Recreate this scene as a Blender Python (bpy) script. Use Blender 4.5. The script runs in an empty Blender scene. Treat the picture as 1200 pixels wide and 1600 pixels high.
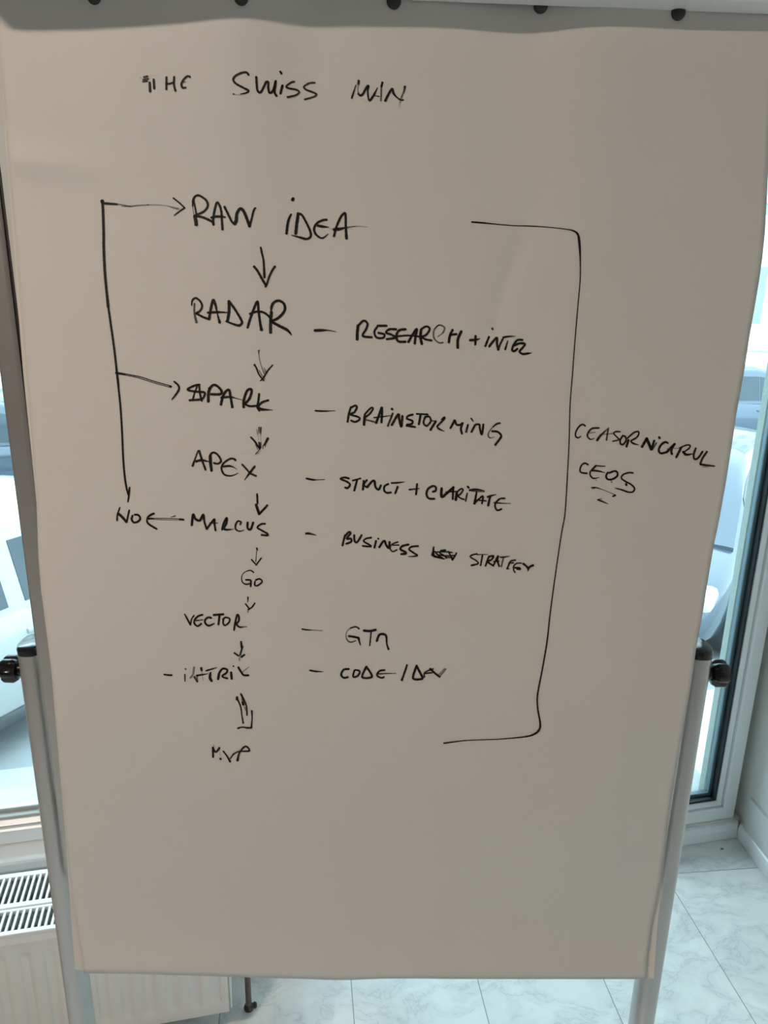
import bpy, bmesh, math, random
from mathutils import Vector, Matrix
random.seed(7)
S = bpy.context.scene
COL = S.collection
rad = math.radians

# ------------------------------------------------------------------ camera
F, CX, CY, H = 1200.0, 600.0, 800.0, 1.6
R = Matrix(((0.99985898, 0.0167935, 0.0),
            (0.00497303, -0.29608646, 0.9551482),
            (0.01604028, -0.9550135, -0.29612822)))      # camera (x right, y down, z forward) -> world
EYE = Vector((0, 0, H))
cd = bpy.data.cameras.new('camera'); cam = bpy.data.objects.new('camera', cd); COL.objects.link(cam)
cd.sensor_fit = 'AUTO'; cd.sensor_width = 36; cd.lens = 27.0; cd.clip_start = 0.02; cd.clip_end = 300
xr, yu, zb = R @ Vector((1, 0, 0)), R @ Vector((0, -1, 0)), R @ Vector((0, 0, -1))
cam.matrix_world = Matrix(((xr.x, yu.x, zb.x, 0), (xr.y, yu.y, zb.y, 0), (xr.z, yu.z, zb.z, H), (0, 0, 0, 1)))
S.camera = cam

# ------------------------------------------------------------------ world, lamps, exposure
SKY = 6.0
w = bpy.data.worlds.new('overcast_sky'); S.world = w; w.use_nodes = True
bg = w.node_tree.nodes['Background']
bg.inputs[0].default_value = (0.76, 0.91, 1.0, 1); bg.inputs[1].default_value = SKY

def lamp(name, loc, sx, sy, power, col, target=None):
    l = bpy.data.lights.new(name, 'AREA'); l.shape = 'RECTANGLE'; l.size = sx; l.size_y = sy
    l.energy = power; l.color = col
    o = bpy.data.objects.new(name, l); COL.objects.link(o); o.location = loc
    if target:
        o.rotation_euler = (Vector(target) - Vector(loc)).to_track_quat('-Z', 'Y').to_euler()
    return o
lamp('ceiling_lamp_and_fill', (-1.05, -0.50, 2.68), 0.3, 0.12, 33, (1.0, 0.845, 0.705))
lamp('ceiling_lamp_and_fill', (-0.6, -2.2, 2.72), 1.2, 0.3, 4, (1.0, 0.86, 0.74))  # wide fill light added behind the viewer to lift the shade
sl = bpy.data.lights.new('hazy_sun', 'SUN'); sl.energy = 3.9; sl.angle = rad(38); sl.color = (0.82, 0.94, 1.0)
so = bpy.data.objects.new('hazy_sun', sl); COL.objects.link(so); so.location = (3, 12, 14)
so.rotation_euler = Vector((.65*.64, -.76*.64, -.77)).to_track_quat('-Z', 'Y').to_euler()
vs = S.view_settings
vs.view_transform = 'Standard'; vs.look = 'None'; vs.exposure = 0.0; vs.gamma = 1.0; vs.use_curve_mapping = False

# ------------------------------------------------------------------ materials
def srgb(r, g, b):
    f = lambda c: (c/255/12.92) if c/255 <= .04045 else ((c/255+.055)/1.055)**2.4
    return (f(r), f(g), f(b), 1)

def mat(name, col, rough=.5, metal=0.0, noise=0.0, nscale=20, bump=0.0, bscale=80, spec=.5, coat=0.0):
    m = bpy.data.materials.new(name); m.use_nodes = True
    nt = m.node_tree; p = nt.nodes['Principled BSDF']
    p.inputs['Base Color'].default_value = col; p.inputs['Roughness'].default_value = rough
    p.inputs['Metallic'].default_value = metal; p.inputs['Specular IOR Level'].default_value = spec
    p.inputs['Coat Weight'].default_value = coat
    tc = nt.nodes.new('ShaderNodeTexCoord')
    if noise:
        n = nt.nodes.new('ShaderNodeTexNoise'); n.inputs['Scale'].default_value = nscale; n.inputs['Detail'].default_value = 5
        nt.links.new(tc.outputs['Object'], n.inputs['Vector'])
        mx = nt.nodes.new('ShaderNodeMix'); mx.data_type = 'RGBA'
        mx.inputs[6].default_value = [c*(1-noise) for c in col[:3]]+[1]
        mx.inputs[7].default_value = [min(1, c*(1+noise)) for c in col[:3]]+[1]
        nt.links.new(n.outputs['Fac'], mx.inputs[0]); nt.links.new(mx.outputs[2], p.inputs['Base Color'])
    if bump:
        n = nt.nodes.new('ShaderNodeTexNoise'); n.inputs['Scale'].default_value = bscale; n.inputs['Detail'].default_value = 4
        nt.links.new(tc.outputs['Object'], n.inputs['Vector'])
        b = nt.nodes.new('ShaderNodeBump'); b.inputs['Strength'].default_value = bump; b.inputs['Distance'].default_value = .004
        nt.links.new(n.outputs['Fac'], b.inputs['Height']); nt.links.new(b.outputs[0], p.inputs['Normal'])
    return m

def glass_mat(name, tint, gloss=.06):
    m = bpy.data.materials.new(name); m.use_nodes = True; nt = m.node_tree
    nt.nodes.clear()
    o = nt.nodes.new('ShaderNodeOutputMaterial'); t = nt.nodes.new('ShaderNodeBsdfTransparent'); t.inputs[0].default_value = tint
    g = nt.nodes.new('ShaderNodeBsdfGlossy'); g.inputs['Roughness'].default_value = .02
    fr = nt.nodes.new('ShaderNodeFresnel'); fr.inputs[0].default_value = 1.3
    mx = nt.nodes.new('ShaderNodeMixShader')
    nt.links.new(fr.outputs[0], mx.inputs[0]); nt.links.new(t.outputs[0], mx.inputs[1]); nt.links.new(g.outputs[0], mx.inputs[2])
    nt.links.new(mx.outputs[0], o.inputs[0])
    return m

def paper_mat():
    m = mat('flipchart_paper', (.63, .605, .58, 1), .55, noise=.015, nscale=6, bump=.03, bscale=260, spec=.3)
    nt = m.node_tree; p = nt.nodes['Principled BSDF']; o = nt.nodes['Material Output']
    tr = nt.nodes.new('ShaderNodeBsdfTranslucent'); tr.inputs[0].default_value = (.8, .76, .68, 1)
    mx = nt.nodes.new('ShaderNodeMixShader'); mx.inputs[0].default_value = .06
    nt.links.new(p.outputs[0], mx.inputs[1]); nt.links.new(tr.outputs[0], mx.inputs[2]); nt.links.new(mx.outputs[0], o.inputs[0])
    return m

def ink_mat():
    m = mat('black_marker_ink', (.008, .0075, .0075, 1), .55, spec=.2)
    nt = m.node_tree; p = nt.nodes['Principled BSDF']
    a = nt.nodes.new('ShaderNodeAttribute'); a.attribute_name = 'ink'
    sp = nt.nodes.new('ShaderNodeSeparateXYZ'); nt.links.new(a.outputs['Vector'], sp.inputs[0])
    cb = nt.nodes.new('ShaderNodeCombineXYZ')
    mu = nt.nodes.new('ShaderNodeMath'); mu.operation = 'MULTIPLY'; mu.inputs[1].default_value = .045
    mv = nt.nodes.new('ShaderNodeMath'); mv.operation = 'MULTIPLY'; mv.inputs[1].default_value = 1.5
    nt.links.new(sp.outputs[0], mu.inputs[0]); nt.links.new(sp.outputs[1], mv.inputs[0])
    nt.links.new(mu.outputs[0], cb.inputs[0]); nt.links.new(mv.outputs[0], cb.inputs[1])
    n = nt.nodes.new('ShaderNodeTexNoise'); n.inputs['Scale'].default_value = 1.6; n.inputs['Detail'].default_value = 3
    nt.links.new(cb.outputs[0], n.inputs['Vector'])
    # alpha = clamp(1.12 - dry*1.25 + (noise-.5)*(.25+dry*2.2))
    d1 = nt.nodes.new('ShaderNodeMath'); d1.operation = 'MULTIPLY_ADD'; d1.inputs[1].default_value = -1.2; d1.inputs[2].default_value = 1.1
    nt.links.new(sp.outputs[2], d1.inputs[0])
    d2 = nt.nodes.new('ShaderNodeMath'); d2.operation = 'MULTIPLY_ADD'; d2.inputs[1].default_value = 2.4; d2.inputs[2].default_value = .35
    nt.links.new(sp.outputs[2], d2.inputs[0])
    n1 = nt.nodes.new('ShaderNodeMath'); n1.operation = 'SUBTRACT'; n1.inputs[1].default_value = .5
    nt.links.new(n.outputs['Fac'], n1.inputs[0])
    n2 = nt.nodes.new('ShaderNodeMath'); n2.operation = 'MULTIPLY_ADD'; n2.use_clamp = True
    nt.links.new(n1.outputs[0], n2.inputs[0]); nt.links.new(d2.outputs[0], n2.inputs[1]); nt.links.new(d1.outputs[0], n2.inputs[2])
    nt.links.new(n2.outputs[0], p.inputs['Alpha'])
    return m

TILE_ANG = 6.5
def marble_mat():
    m = bpy.data.materials.new('white_marble_tiles'); m.use_nodes = True; nt = m.node_tree
    p = nt.nodes['Principled BSDF']; L = nt.links.new; N = nt.nodes.new
    tc = N('ShaderNodeTexCoord'); mp = N('ShaderNodeMapping'); mp.vector_type = 'TEXTURE'
    mp.inputs['Location'].default_value = (-0.0585, 1.40, 0); mp.inputs['Rotation'].default_value = (0, 0, rad(TILE_ANG))
    L(tc.outputs['Object'], mp.inputs[0])
    br = N('ShaderNodeTexBrick'); br.offset = 0; br.squash = 1
    mp2 = N('ShaderNodeMapping'); mp2.inputs['Location'].default_value = (0, 0.335, 0); L(mp.outputs[0], mp2.inputs[0])
    br.inputs['Scale'].default_value = 1; br.inputs['Brick Width'].default_value = .30; br.inputs['Row Height'].default_value = .60
    br.inputs['Mortar Size'].default_value = .0011; br.inputs['Mortar Smooth'].default_value = .1
    br.inputs['Color1'].default_value = (0, 0, 0, 1); br.inputs['Color2'].default_value = (1, 1, 1, 1); br.inputs['Mortar'].default_value = (.5, .5, .5, 1)
    L(mp2.outputs[0], br.inputs[0])
    # veins: distorted wave-like noise, shifted per tile
    sh = N('ShaderNodeVectorMath'); sh.operation = 'MULTIPLY_ADD'; sh.inputs[1].default_value = (3, 5, 2)
    L(br.outputs['Color'], sh.inputs[0]); L(mp.outputs[0], sh.inputs[2])
    n0 = N('ShaderNodeTexNoise'); n0.inputs['Scale'].default_value = 5; n0.inputs['Detail'].default_value = 6; L(sh.outputs[0], n0.inputs['Vector'])
    w2 = N('ShaderNodeVectorMath'); w2.operation = 'MULTIPLY_ADD'; w2.inputs[1].default_value = (.22, .22, .22); L(n0.outputs['Color'], w2.inputs[0]); L(sh.outputs[0], w2.inputs[2])
    st = N('ShaderNodeMapping'); st.inputs['Rotation'].default_value = (0, 0, rad(35)); st.inputs['Scale'].default_value = (1, 2.6, 1); L(w2.outputs[0], st.inputs[0])
    n1 = N('ShaderNodeTexNoise'); n1.inputs['Scale'].default_value = 4.5; n1.inputs['Detail'].default_value = 9; n1.inputs['Roughness'].default_value = .62; L(st.outputs[0], n1.inputs['Vector'])
    ab = N('ShaderNodeMath'); ab.operation = 'SUBTRACT'; ab.inputs[1].default_value = .5; L(n1.outputs['Fac'], ab.inputs[0])
    ab2 = N('ShaderNodeMath'); ab2.operation = 'ABSOLUTE'; L(ab.outputs[0], ab2.inputs[0])
    cr = N('ShaderNodeValToRGB'); L(ab2.outputs[0], cr.inputs[0])
    e = cr.color_ramp.elements; e[0].position = 0; e[0].color = (.60, .61, .61, 1); e[1].position = .012; e[1].color = (.74, .74, .73, 1)
    e2 = cr.color_ramp.elements.new(.09); e2.color = (.82, .815, .795, 1)
    n2 = N('ShaderNodeTexNoise'); n2.inputs['Scale'].default_value = 9; n2.inputs['Detail'].default_value = 6; L(w2.outputs[0], n2.inputs['Vector'])
    cr2 = N('ShaderNodeValToRGB'); L(n2.outputs['Fac'], cr2.inputs[0]); c = cr2.color_ramp.elements
    c[0].position = .3; c[0].color = (.88, .89, .89, 1); c[1].position = .62; c[1].color = (1, 1, 1, 1)
    mlt = N('ShaderNodeMix'); mlt.data_type = 'RGBA'; mlt.blend_type = 'MULTIPLY'; mlt.inputs[0].default_value = 1
    L(cr.outputs[0], mlt.inputs[6]); L(cr2.outputs[0], mlt.inputs[7])
    gm = N('ShaderNodeMix'); gm.data_type = 'RGBA'; L(br.outputs['Fac'], gm.inputs[0]); L(mlt.outputs[2], gm.inputs[6]); gm.inputs[7].default_value = (.25, .26, .26, 1)
    L(gm.outputs[2], p.inputs['Base Color']); p.inputs['Roughness'].default_value = .28
    bm_ = N('ShaderNodeBump'); bm_.invert = True; bm_.inputs['Strength'].default_value = .5; bm_.inputs['Distance'].default_value = .001
    L(br.outputs['Fac'], bm_.inputs['Height']); L(bm_.outputs[0], p.inputs['Normal'])
    return m

M = dict(
    paper=paper_mat(), ink=ink_mat(), marble=marble_mat(),
    backsheet=mat('pad_back_sheets', (.64, .60, .555, 1), .6, noise=.02, nscale=8),
    alu=mat('satin_aluminium', (.44, .43, .42, 1), .38, .75, noise=.03, nscale=40),
    gap_shade=mat('frame_gap_shade_grey', (.05, .05, .05, 1), .5, .3),  # near-black colour stands in for shade in the frame gap
    board=mat('whiteboard_enamel', (.62, .63, .62, 1), .25, noise=.01),
    bar=mat('clamp_bar_lacquer', (.74, .76, .77, 1), .4, .1, noise=.02),
    black=mat('black_plastic', (.006, .006, .007, 1), .22, noise=.1, nscale=60),
    cap=mat('black_plastic_cap', (.012, .013, .016, 1), .16, noise=.1, nscale=60),
    rubber=mat('dark_rubber_peg', (.022, .021, .021, 1), .6, noise=.1, nscale=90),
    radw=mat('radiator_white_enamel', (.74, .74, .73, 1), .32, noise=.015, nscale=12),
    radin=mat('radiator_inner_steel', (.34, .35, .36, 1), .5, noise=.05),
    pipe=mat('old_brown_pipe_paint', (.16, .12, .10, 1), .5, noise=.35, nscale=55, bump=.2),
    collar=mat('pipe_collar_dark', (.05, .05, .045, 1), .5, noise=.2, nscale=60),
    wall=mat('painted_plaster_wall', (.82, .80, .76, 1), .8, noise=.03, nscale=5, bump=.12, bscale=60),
    dim=mat('bounce_dimmed_walls', (.27, .245, .22, 1), .85, noise=.03, nscale=5),  # unseen walls, coloured dark to cut cool bounce onto the pad
    ceil=mat('bounce_dimmed_ceiling', (.40, .375, .345, 1), .9, noise=.01),  # unseen ceiling, darkened likewise to hold down bounced light
    pvc=mat('white_pvc', (.88, .89, .89, 1), .25, noise=.01, nscale=5),
    greypvc=mat('grey_window_seal', (.46, .47, .46, 1), .5, noise=.03),
    trunk=mat('white_trunking_plastic', (.88, .89, .90, 1), .3, noise=.01, nscale=5),
    gasket=mat('black_window_gasket', (.012, .018, .022, 1), .5, noise=.1),
    spacer=mat('window_spacer_bar', (.10, .15, .18, 1), .4, .3, noise=.05),
    glass=glass_mat('window_glass', (.86, .945, .95, 1)),
    skirt=mat('marble_skirting_tile', (.76, .76, .74, 1), .35, noise=.10, nscale=14),
    reveal=mat('teal_grey_render', (.20, .235, .22, 1), .85, noise=.12, nscale=60, bump=.4, bscale=120),
    sill=mat('outer_sill_stone', (.26, .28, .29, 1), .6, noise=.08, nscale=20),
    asphalt=mat('pale_asphalt', (.30, .32, .33, 1), .85, noise=.12, nscale=8, bump=.3, bscale=60),
    pave=mat('concrete_pavement', (.36, .38, .39, 1), .85, noise=.08, nscale=10, bump=.3, bscale=60),
    facade=mat('white_facade_render', (.80, .80, .78, 1), .85, noise=.03, nscale=4),
    trimst=mat('facade_stone_band', (.48, .51, .52, 1), .8, noise=.05),
    winfar=mat('facade_window_glass', (.25, .33, .36, 1), .12, noise=.1),
    carwhite=mat('white_car_paint', (.36, .37, .375, 1), .22, noise=.005, coat=.6),
    carsilver=mat('blue_grey_car_paint', (.065, .09, .12, 1), .25, .3, noise=.01, coat=.6),
    cargrey=mat('dark_blue_grey_car_paint', (.07, .10, .14, 1), .25, .2, noise=.01, coat=.6),
    carglass=mat('car_window_glass', (.045, .065, .08, 1), .06, noise=.2, nscale=4, spec=.4),
    tyre=mat('tyre_rubber', (.022, .024, .027, 1), .75, noise=.1, nscale=30),
    rim=mat('alloy_wheel_rim', (.42, .44, .46, 1), .3, .8, noise=.03),
    chrome=mat('bright_chrome', (.7, .72, .74, 1), .15, 1.0, noise=.02),
    lamp=mat('clear_headlamp', (.62, .66, .68, 1), .12, noise=.1, nscale=25, coat=.5),
    tail=mat('red_tail_lamp', (.30, .02, .02, 1), .2, noise=.1, nscale=25, coat=.5),
    plastic=mat('grey_bumper_plastic', (.06, .065, .07, 1), .5, noise=.05),
    speck=mat('dark_grit', (.10, .095, .09, 1), .8, noise=.2, nscale=90),
)

# ------------------------------------------------------------------ mesh helpers
def obj(name, bm, m, parent=None, smooth=False):
    me = bpy.data.meshes.new(name); bm.to_mesh(me); bm.free()
    me.materials.append(m)
    if smooth:
        for p in me.polygons: p.use_smooth = True
        if smooth is not True:
            me.set_sharp_from_angle(angle=rad(smooth))
    o = bpy.data.objects.new(name, me); COL.objects.link(o)
    if parent is not None: o.parent = parent
    return o

def tag(o, label=None, cat=None, group=None, kind=None):
    if label: o['label'] = label
    if cat: o['category'] = cat
    if group: o['group'] = group
    if kind: o['kind'] = kind
    return o

def thing(name, label, cat, loc=(0, 0, 0), rz=0, group=None):
    o = bpy.data.objects.new(name, None); COL.objects.link(o); o.empty_display_size = .05
    o.location = loc; o.rotation_euler = (0, 0, rz)
    return tag(o, label, cat, group)

def struct(name, bm, m, parent=None, smooth=False):
    return tag(obj(name, bm, m, parent, smooth), kind='structure') if parent is None else obj(name, bm, m, parent, smooth)

def box(bm, x0, x1, y0, y1, z0, z1, bevel=0, mtx=None, segs=2):
    r = bmesh.ops.create_cube(bm, size=1)
    vs_ = r['verts']
    for v in vs_:
        v.co = Vector(((x0+x1)/2 + v.co.x*(x1-x0), (y0+y1)/2 + v.co.y*(y1-y0), (z0+z1)/2 + v.co.z*(z1-z0)))
    if bevel:
        es = list({e for v in vs_ for e in v.link_edges})
        rr = bmesh.ops.bevel(bm, geom=es, offset=bevel, segments=segs, profile=.5, affect='EDGES')
        vs_ = list({v for f in rr['faces'] for v in f.verts} | {v for v in vs_ if v.is_valid})
    if mtx is not None:
        bmesh.ops.transform(bm, matrix=mtx, verts=vs_)
    return vs_

def loft(bm, rings, close=True, cap=True):
    rv = [[bm.verts.new(p) for p in r] for r in rings]
    n = len(rings[0])
    for a, b in zip(rv[:-1], rv[1:]):
        for i in range(n if close else n-1):
            j = (i+1) % n
            bm.faces.new((a[i], a[j], b[j], b[i]))
    if cap:
        bm.faces.new(list(reversed(rv[0]))); bm.faces.new(rv[-1])
    return rv

def lathe(bm, prof, axis='Z', origin=(0, 0, 0), n=24, cap=True):
    rings = []
    for r, h in prof:
        ring = []
        for k in range(n):
            a = 2*math.pi*k/n; c, s_ = r*math.cos(a), r*math.sin(a)
            p = {'Z': (c, s_, h), 'X': (h, c, s_), 'Y': (c, h, s_)}[axis]
            ring.append(Vector(p)+Vector(origin))
        rings.append(ring)
    loft(bm, rings, True, cap)

def fixn(bm):
    bmesh.ops.recalc_face_normals(bm, faces=bm.faces[:]); return bm

# ------------------------------------------------------------------ room frame of reference
WA = rad(13.0)
B = Vector((1.074, 1.919, 0))                      # inner corner of the glazed wall
D = Vector((math.cos(WA), math.sin(WA), 0)); NN = Vector((-math.sin(WA), math.cos(WA), 0))
WM = Matrix(((D.x, NN.x, 0, B.x), (D.y, NN.y, 0, B.y), (0, 0, 1, 0), (0, 0, 0, 1)))   # (along wall, outwards, up)
RD = Vector((0.0857, -0.9963, 0)); RD.normalize()                                   # right wall, from the corner towards the viewer
RN = Vector((-RD.y, RD.x, 0))                                                       # points out of the room (+x)
RM = Matrix(((RD.x, RN.x, 0, B.x), (RD.y, RN.y, 0, B.y), (0, 0, 1, 0), (0, 0, 0, 1)))
CE = 2.85

# floor
def slab(z0, z1):
    bm = bmesh.new(); a = WM @ Vector((-5.45, .125, 0)); b = WM @ Vector((.26, .125, 0))
    pts = [(a.x, a.y), (-4.2, -3.6), (1.8, -3.6), (1.8, b.y), (b.x, b.y)]
    loft(bm, [[Vector((x, y, z)) for x, y in pts] for z in (z0, z1)]); return fixn(bm)
struct('floor', slab(-.12, 0), M['marble'])
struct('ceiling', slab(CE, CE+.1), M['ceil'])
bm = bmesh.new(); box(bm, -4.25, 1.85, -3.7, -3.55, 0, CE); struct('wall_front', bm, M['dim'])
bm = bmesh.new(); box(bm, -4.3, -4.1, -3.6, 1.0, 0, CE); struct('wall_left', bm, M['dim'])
bm = bmesh.new(); box(bm, -.09, 5.6, .02, .2, 0, CE, mtx=RM); struct('wall_right', bm, M['wall'])
# glazed wall: solid pieces around the two openings
W1 = (-3.1, -1.50, .30, 2.5); W2 = (-1.40, .0, .052, 2.5)
bm = bmesh.new()
for a in ((-5.4, W1[0], 0, CE), (W1[0], W1[1], 0, W1[2]), (W1[0], W1[1], W1[3], CE), (W1[1], W2[0], 0, CE), (W2[0], W2[1], W2[3], CE), (W2[0], W2[1]+.02, 0, W2[2])):
    box(bm, a[0], a[1], .02, .13, a[2], a[3], mtx=WM)
struct('wall_back', bm, M['wall'])

def window(name, W, gasket, spacer):
    s0, s1, z0, z1 = W
    root = bpy.data.objects.new(name, None); COL.objects.link(root); root['kind'] = 'structure'
    def loop(nm, m, inset, wd, y0, y1, bev):
        bm = bmesh.new(); a0, a1, b0, b1 = s0+inset, s1-inset, z0+inset, z1-inset
        outer = [(a0, b0), (a1, b0), (a1, b1), (a0, b1)]; inner = [(a0+wd, b0+wd), (a1-wd, b0+wd), (a1-wd, b1-wd), (a0+wd, b1-wd)]
        # mitred rings: a little profile rounded on the inner, room side
        prof = [(0, y1), (0, y0+bev), (bev/wd, y0), (1-bev/wd, y0), (1, y0+bev), (1, y1)]
        rings = []
        for t, y in prof:
            rings.append([Vector((o[0]+(i[0]-o[0])*t, y, o[1]+(i[1]-o[1])*t)) for o, i in zip(outer, inner)])
        rv = [[bm.verts.new(p) for p in r] for r in rings]
        for a in range(len(rv)):
            b = (a+1) % len(rv)
            for i in range(4):
                j = (i+1) % 4
                bm.faces.new((rv[a][i], rv[a][j], rv[b][j], rv[b][i]))
        bmesh.ops.transform(bm, matrix=WM, verts=bm.verts[:])
        obj(nm, fixn(bm), m, root)
    loop('window_frame', M['pvc'], 0, .042, .022, .10, .004)
    loop('window_bead', M['pvc'], .040, .018, .028, .07, .009)
    loop('window_gasket', gasket, .057, .007, .040, .07, .002)
    loop('spacer_bar', spacer, .062, .010, .060, .076, .002)
    bm = bmesh.new(); box(bm, s0+.05, s1-.05, .062, .066, z0+.05, z1-.05, mtx=WM); obj('window_pane', bm, M['glass'], root)
    return root
window('window_1', W1, M['greypvc'], M['greypvc']); window('window_2', W2, M['gasket'], M['spacer'])
# inner sill board under window 1 and outer sills, render reveal at the outer right jamb
bm = bmesh.new(); box(bm, W1[0]-.03, W1[1]+.03, -.035, .03, W1[2]-.035, W1[2]-.002, .008, WM); struct('trim_1', bm, M['pvc'])
bm = bmesh.new(); box(bm, W1[0], W1[1], .10, .26, W1[2]-.05, W1[2]-.01, .004, WM); box(bm, W2[0], W2[1], .10, .30, .02, .085, .004, WM); struct('trim_2', bm, M['sill'])
bm = bmesh.new(); box(bm, -.058, .3, .10, .124, -1.2, 3.2, .001, WM); struct('trim_3', bm, M['reveal'])
# white trunking along the glazed wall and the right wall, marble skirting above it on the right wall
def trunk_mesh(l0, l1, mtx, m0, m1):
    bm = bmesh.new()
    prof = [(.019, 0), (0, 0), (-.001, .003), (.0, .030), (.004, .043), (.008, .046), (.019, .046)]
    rings = [[mtx @ Vector((l0 + m0*y, y, z)) for y, z in prof], [mtx @ Vector((l1 + m1*y, y, z)) for y, z in prof]]
    loft(bm, rings); return fixn(bm)
struct('baseboard_back', trunk_mesh(-1.42, 0, WM, 0, .6), M['trunk'])
bm = trunk_mesh(.001, 5.4, RM, -.6, 0)
struct('baseboard_right', bm, M['trunk'])
bm = bmesh.new(); box(bm, .012, 5.4, .009, .024, .044, .150, .002, RM); struct('trim_4', bm, M['skirt'])
bm = bmesh.new(); bmesh.ops.create_icosphere(bm, subdivisions=2, radius=.003)
for v in bm.verts: v.co.z *= .6; v.co.x *= 1.3+.4*random.random()
o = obj('grit_speck', bm, M['speck'], None, True)
tag(o, 'small dark speck of grit on the marble floor near the window corner', 'speck')

# ------------------------------------------------------------------ pixel rays (for measuring things that lie on the pad)
def ray(px, py): return R @ Vector(((px-CX)/F, (py-CY)/F, 1))
def on_floor(px, py, z=0):
    r = ray(px, py); return EYE + r*((z-H)/r.z)
def on_y(px, py, y):
    r = ray(px, py); return EYE + r*(y/r.y)
o.location = on_floor(1128, 1327) + Vector((0, 0, .0018))

# ------------------------------------------------------------------ radiator below the left window
RAW = Vector((-.3056, 1.2352, 0)); RA = rad(12.3)
rd = thing('radiator', 'white fluted panel radiator with a slotted top grille below the left window', 'radiator', RAW, RA)
RL, RZ0, RZ1, RDp = 1.3, .10, .392, .165          # x from -RL..0 , y outwards(to wall)
def rad_front():
    bm = bmesh.new(); pitch = .0445; nx = 8; prof_cols = []
    x = -RL+.002; xs = []
    x0 = -.0255
    # columns with flute depth
    def flute(xx):
        k = ((x0 - xx) / pitch); fr = k - math.floor(k); a = abs(fr-.5)*2       # 0 centre of the flat, 1 centre of the channel
        t = min(1, max(0, (a-.42)/.28)); t = t*t*(3-2*t)
        return t if xx < x0 + pitch*.2 else 0
    n = int(RL/pitch*10); cols = [-RL+.003 + (RL-.006)*i/n for i in range(n+1)]
    zs = [RZ0+.004, RZ0+.018, RZ0+.030, RZ0+.036, RZ0+.042, RZ0+.05, .2, .27, RZ1-.066, RZ1-.058, RZ1-.052, RZ1-.046, RZ1-.030, RZ1-.024, RZ1-.020, RZ1-.016, RZ1-.004]
    def amp(z):
        lo, hi = RZ0+.030, RZ1-.046
        t = min(1, max(0, (z-lo)/.012)) * min(1, max(0, (hi-z)/.012)); return t*t*(3-2*t)
    def lip(z): return -.0025 if RZ1-.026 < z < RZ1-.018 else 0
    g = [[bm.verts.new((c, .0045*flute(c)*amp(z) + lip(z) + (.003 if z in (zs[0],) else 0), z)) for c in cols] for z in zs]
    for i in range(len(zs)-1):
        for j in range(n): bm.faces.new((g[i][j], g[i][j+1], g[i+1][j+1], g[i+1][j]))
    # back skin
    b0, b1, b2, b3 = [bm.verts.new(p) for p in ((cols[0], .014, zs[0]), (cols[-1], .014, zs[0]), (cols[-1], .014, zs[-1]), (cols[0], .014, zs[-1]))]
    bm.faces.new((b3, b2, b1, b0))
    bm.faces.new([g[0][j] for j in range(n, -1, -1)] + [b0, b1]); bm.faces.new([g[-1][j] for j in range(n+1)] + [b2, b3])
    bm.faces.new([g[i][n] for i in range(len(zs)-1, -1, -1)] + [b1, b2]); bm.faces.new([g[i][0] for i in range(len(zs))] + [b3, b0])
    return bm
obj('front_panel', rad_front(), M['radw'], rd, 35)
bm = bmesh.new(); box(bm, -RL+.01, -.01, .066, .078, RZ0+.005, RZ1-.012, .004); obj('middle_panel', bm, M['radin'], rd)
bm = bmesh.new(); box(bm, -RL+.01, -.01, .150, .163, RZ0+.005, RZ1-.012, .004); obj('rear_panel', bm, M['radin'], rd)
bm = bmesh.new()
for y0, y1 in ((.016, .064), (.080, .148)):                       # folded convector fins between the panels
    n = 90
    pts = []
    for i in range(n+1):
        xx = -RL+.03 + (RL-.06)*i/n
        ya, yb_ = (y0, y1) if i % 2 == 0 else (y1, y0)
        pts += [(xx-.0025, ya), (xx+.0025, ya)]
    for (xa, ya), (xb, yb2) in zip(pts[:-1], pts[1:]):
        v = [bm.verts.new(p) for p in ((xa, ya, RZ0+.03), (xb, yb2, RZ0+.03), (xb, yb2, RZ1-.045), (xa, ya, RZ1-.045))]
        bm.faces.new(v)
obj('convector_fins', bm, M['radin'], rd)
bm = bmesh.new(); zt = RZ1
for y0, y1 in ((-.001, .010), (.058, .066), (.068, .082), (.152, .166)):
    box(bm, -RL, 0, y0, y1, zt-.009, zt, .002)
pitch = .0118
n = int((RL-.03)/pitch)
for k in range(n):
    xx = -.018-k*pitch
    box(bm, xx-.0045, xx, .008, .060, zt-.006, zt-.0005)
    box(bm, xx-.0045, xx, .080, .154, zt-.006, zt-.0005)
box(bm, -.018, 0, .008, .155, zt-.007, zt-.0004); box(bm, -RL, -RL+.02, .008, .155, zt-.007, zt-.0004)
obj('top_grille', bm, M['radw'], rd)
for x0, x1 in ((-.0005, .0035), (-RL-.0035, -RL+.0005)):
    bm = bmesh.new(); box(bm, x0, x1, .004, .165, RZ0+.012, RZ1-.004, .0015); obj('side_panel', bm, M['radw'], rd)
# wall brackets carry it
for xx in (-.25, -1.05):
    bm = bmesh.new(); box(bm, xx, xx+.03, .163, .34, .16, .19); obj('wall_bracket', bm, M['radin'], rd)
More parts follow.
